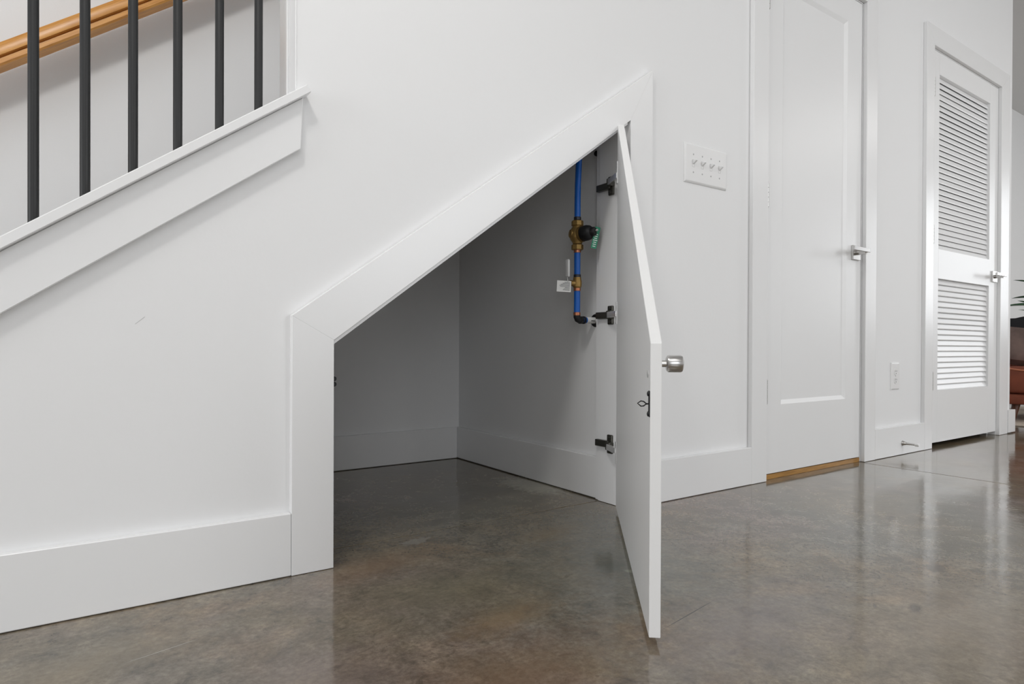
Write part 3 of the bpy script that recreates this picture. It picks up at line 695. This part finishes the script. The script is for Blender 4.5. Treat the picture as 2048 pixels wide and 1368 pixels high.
# ------------------------------------------------------------------ door stop on the baseboard
dsn = tag(empty('door_stop', (3.205, -T, .055)), 'small metal door stop with white tip on the baseboard', 'door stop')
bm = B(); lathe(bm, [(.0125, 0), (.0122, .003), (.0095, .007), (.006, .020), (.0045, .040), (.0042, .056)], 20, aim((0, 0, 0), (.02, -1, -.02))); obj('stop_post', bm, CHROME, dsn, smooth=True)
bm = B(); lathe(bm, [(.0058, .054), (.0068, .056), (.0068, .068), (.0050, .071)], 18, aim((0, 0, 0), (.02, -1, -.02))); obj('rubber_tip', bm, PLAST, dsn, smooth=True)

# ------------------------------------------------------------------ armchair corner (far right)
ch = tag(empty('armchair', (5.687, -.009, .009), rz=math.radians(16.8)), 'terracotta velvet armchair beyond the wall corner', 'armchair')
def shell():
    # U shaped arm and back wall: front is -x; sweeps from left arm (+y) round the back to the right arm
    b = B(); N = 40; rings = []
    for i in range(N + 1):
        t = -1 + 2 * i / N; aa = t * math.radians(128)
        # superellipse footprint
        cxx, syy = math.cos(aa), math.sin(aa)
        ex = .37 * (abs(cxx) ** .62) * (1 if cxx > 0 else -1); ey = .405 * (abs(syy) ** .62) * (1 if syy > 0 else -1)
        k = max(0, (abs(t) - .62) / .38); k = k * k * (3 - 2 * k)
        top = .70 - .10 * min(1, abs(t) / .62) - .225 * k
        nx, ny = ex, ey; l = math.hypot(nx, ny); nx /= l; ny /= l
        th = .065
        sec = [(0, .115), (0, top - .04), (-.012, top - .012), (-th * .5, top), (-th + .012, top - .012), (-th, top - .04), (-th, .115)]
        rings.append([b.verts.new((ex + nx * u, ey + ny * u, v)) for u, v in sec])
    for i in range(N):
        for k in range(7): b.faces.new((rings[i][k], rings[i][(k + 1) % 7], rings[i + 1][(k + 1) % 7], rings[i + 1][k]))
    b.faces.new(rings[0][::-1]); b.faces.new(rings[-1]); return b
obj('seat_shell', shell(), VELVET, ch, smooth=True)
bm = B(); box(bm, -.385, .30, -.35, .35, .115, .185, .02, seg=2); obj('seat_rail', bm, VELVET, ch, smooth=True)
bm = B(); box(bm, -.385, .30, -.345, .345, .187, .372, .035, seg=3); obj('seat_cushion', bm, VELVET, ch, smooth=True)
bm = B(); tube(bm, [(-.386, -.32, .345), (-.388, 0, .347), (-.386, .26, .347), (-.38, .32, .356), (-.36, .35, .39)], .006, 8); obj('piping', bm, VELP, ch, smooth=True)
for sx in (-1, 1):
    for sy in (-1, 1):
        bm = B(); cyl(bm, (sx * .27 - .04, sy * .285, .118), (sx * .29 - .05, sy * .305, 0), .024, 14, r1=.014); obj('leg', bm, LEGW, ch, smooth=True)
def cushion(wd, ht, th, name, m, loc, rot, label, cat):
    b = B(); n = 14; vs = {}
    for s_ in (-1, 1):
        for i in range(n + 1):
            for j in range(n + 1):
                u, v = -1 + 2 * i / n, -1 + 2 * j / n
                e = (1 - u ** 4) * (1 - v ** 4)
                pin = 1 - .07 * (1 - abs(u)) * abs(v) ** 3 - .0
                vs[s_, i, j] = b.verts.new((s_ * th / 2 * max(0, e) ** .42, u * wd / 2 * (1 - .06 * (1 - v * v)), v * ht / 2 * (1 - .06 * (1 - u * u))))
        for i in range(n):
            for j in range(n): b.faces.new((vs[s_, i, j], vs[s_, i + 1, j], vs[s_, i + 1, j + 1], vs[s_, i, j + 1]))
    bmesh.ops.remove_doubles(b, verts=b.verts, dist=1e-4)
    o = obj(name, b, m, smooth=True); o.location = loc; o.rotation_euler = rot
    return tag(o, label, cat)
cushion(.46, .30, .16, 'pillow', PILLOW, (5.545, .185, .512), (math.radians(8), math.radians(20), math.radians(16.8)), 'taupe velvet pillow lying on the armchair', 'pillow')
# throw over the chair back
def throw():
    b = B(); n, mN = 24, 14; g = {}
    for i in range(n + 1):
        for j in range(mN + 1):
            u = i / n; v = j / mN
            y = -.33 + .68 * u; s_ = v * .62
            if s_ < .26: x, z = .262 - .012 * math.sin(u * 22), .47 + s_
            elif s_ < .36: x, z = .262 + (s_ - .26), .728 + .008 * math.sin(u * 25)
            else: x, z = .385 + .008 * math.sin(u * 20), .725 - (s_ - .36)
            g[i, j] = b.verts.new((x, y, z))
    for i in range(n):
        for j in range(mN): b.faces.new((g[i, j], g[i + 1, j], g[i + 1, j + 1], g[i, j + 1]))
    return b
o = obj('throw_blanket', throw(), THROW, smooth=True); o.location = (5.687, -.009, .012); o.rotation_euler = (0, 0, math.radians(16.8))
sm = o.modifiers.new('s', 'SOLIDIFY'); sm.thickness = .014
tag(o, 'black knitted throw draped over the back of the armchair', 'blanket')
bm = B(); box(bm, 5.02, 7.9, -2.6, .55, 0.0, .008, .003)
tag(obj('rug', bm, RUG), 'cream woven rug under the armchair', 'rug')
# potted plant behind the chair
pp = tag(empty('potted_plant', (6.42, .23, .009)), 'broad leafed green plant in a pale pot behind the armchair', 'plant')
bm = B(); lathe(bm, [(.11, 0), (.15, .02), (.18, .30), (.185, .34), (.165, .34), (.160, .31), (.05, .305)], 32); obj('pot', bm, POT, pp, smooth=True)
bm = B(); lathe(bm, [(.155, .295), (.155, .312)], 24); obj('soil', bm, SOIL, pp)
def leaf_mesh():
    b = B(); n = 10; rows = []
    for i in range(n + 1):
        t = i / n; wv = math.sin(math.pi * t ** .8) ** .8 * .5 + .0
        droop = -.25 * t * t
        rows.append([b.verts.new((s_ * wv * .34, t, droop + abs(s_) * wv * .12)) for s_ in (-1, -.5, 0, .5, 1)])
    for i in range(n):
        for k in range(4): b.faces.new((rows[i][k], rows[i][k + 1], rows[i + 1][k + 1], rows[i + 1][k]))
    return b
lf = obj('leaf', leaf_mesh(), LEAF, pp, smooth=True)
lm = lf; rl = random.Random(11)
for k in range(46):
    o = lm if k == 0 else lm.copy()
    if k: C.objects.link(o)
    z = .52 + .50 * (k / 45) ; a_ = k * 2.399 + rl.uniform(-.3, .3)
    s_ = rl.uniform(.20, .30) * (1.1 - .3 * k / 45)
    rr = .05
    o.location = (rr * math.cos(a_), rr * math.sin(a_), z)
    o.rotation_euler = (math.radians(rl.uniform(5, 50)), rl.uniform(-.3, .3), a_ - math.pi / 2); o.scale = (s_ * rl.uniform(.75, 1.0), s_ * 1.25, s_)
bm = B()
tube(bm, [(0, 0, .30), (.01, .01, .6), (-.01, .02, .85), (0, 0, 1.05)], [.016, .013, .009, .004], 10)
obj('stem', bm, STEM, pp, smooth=True)
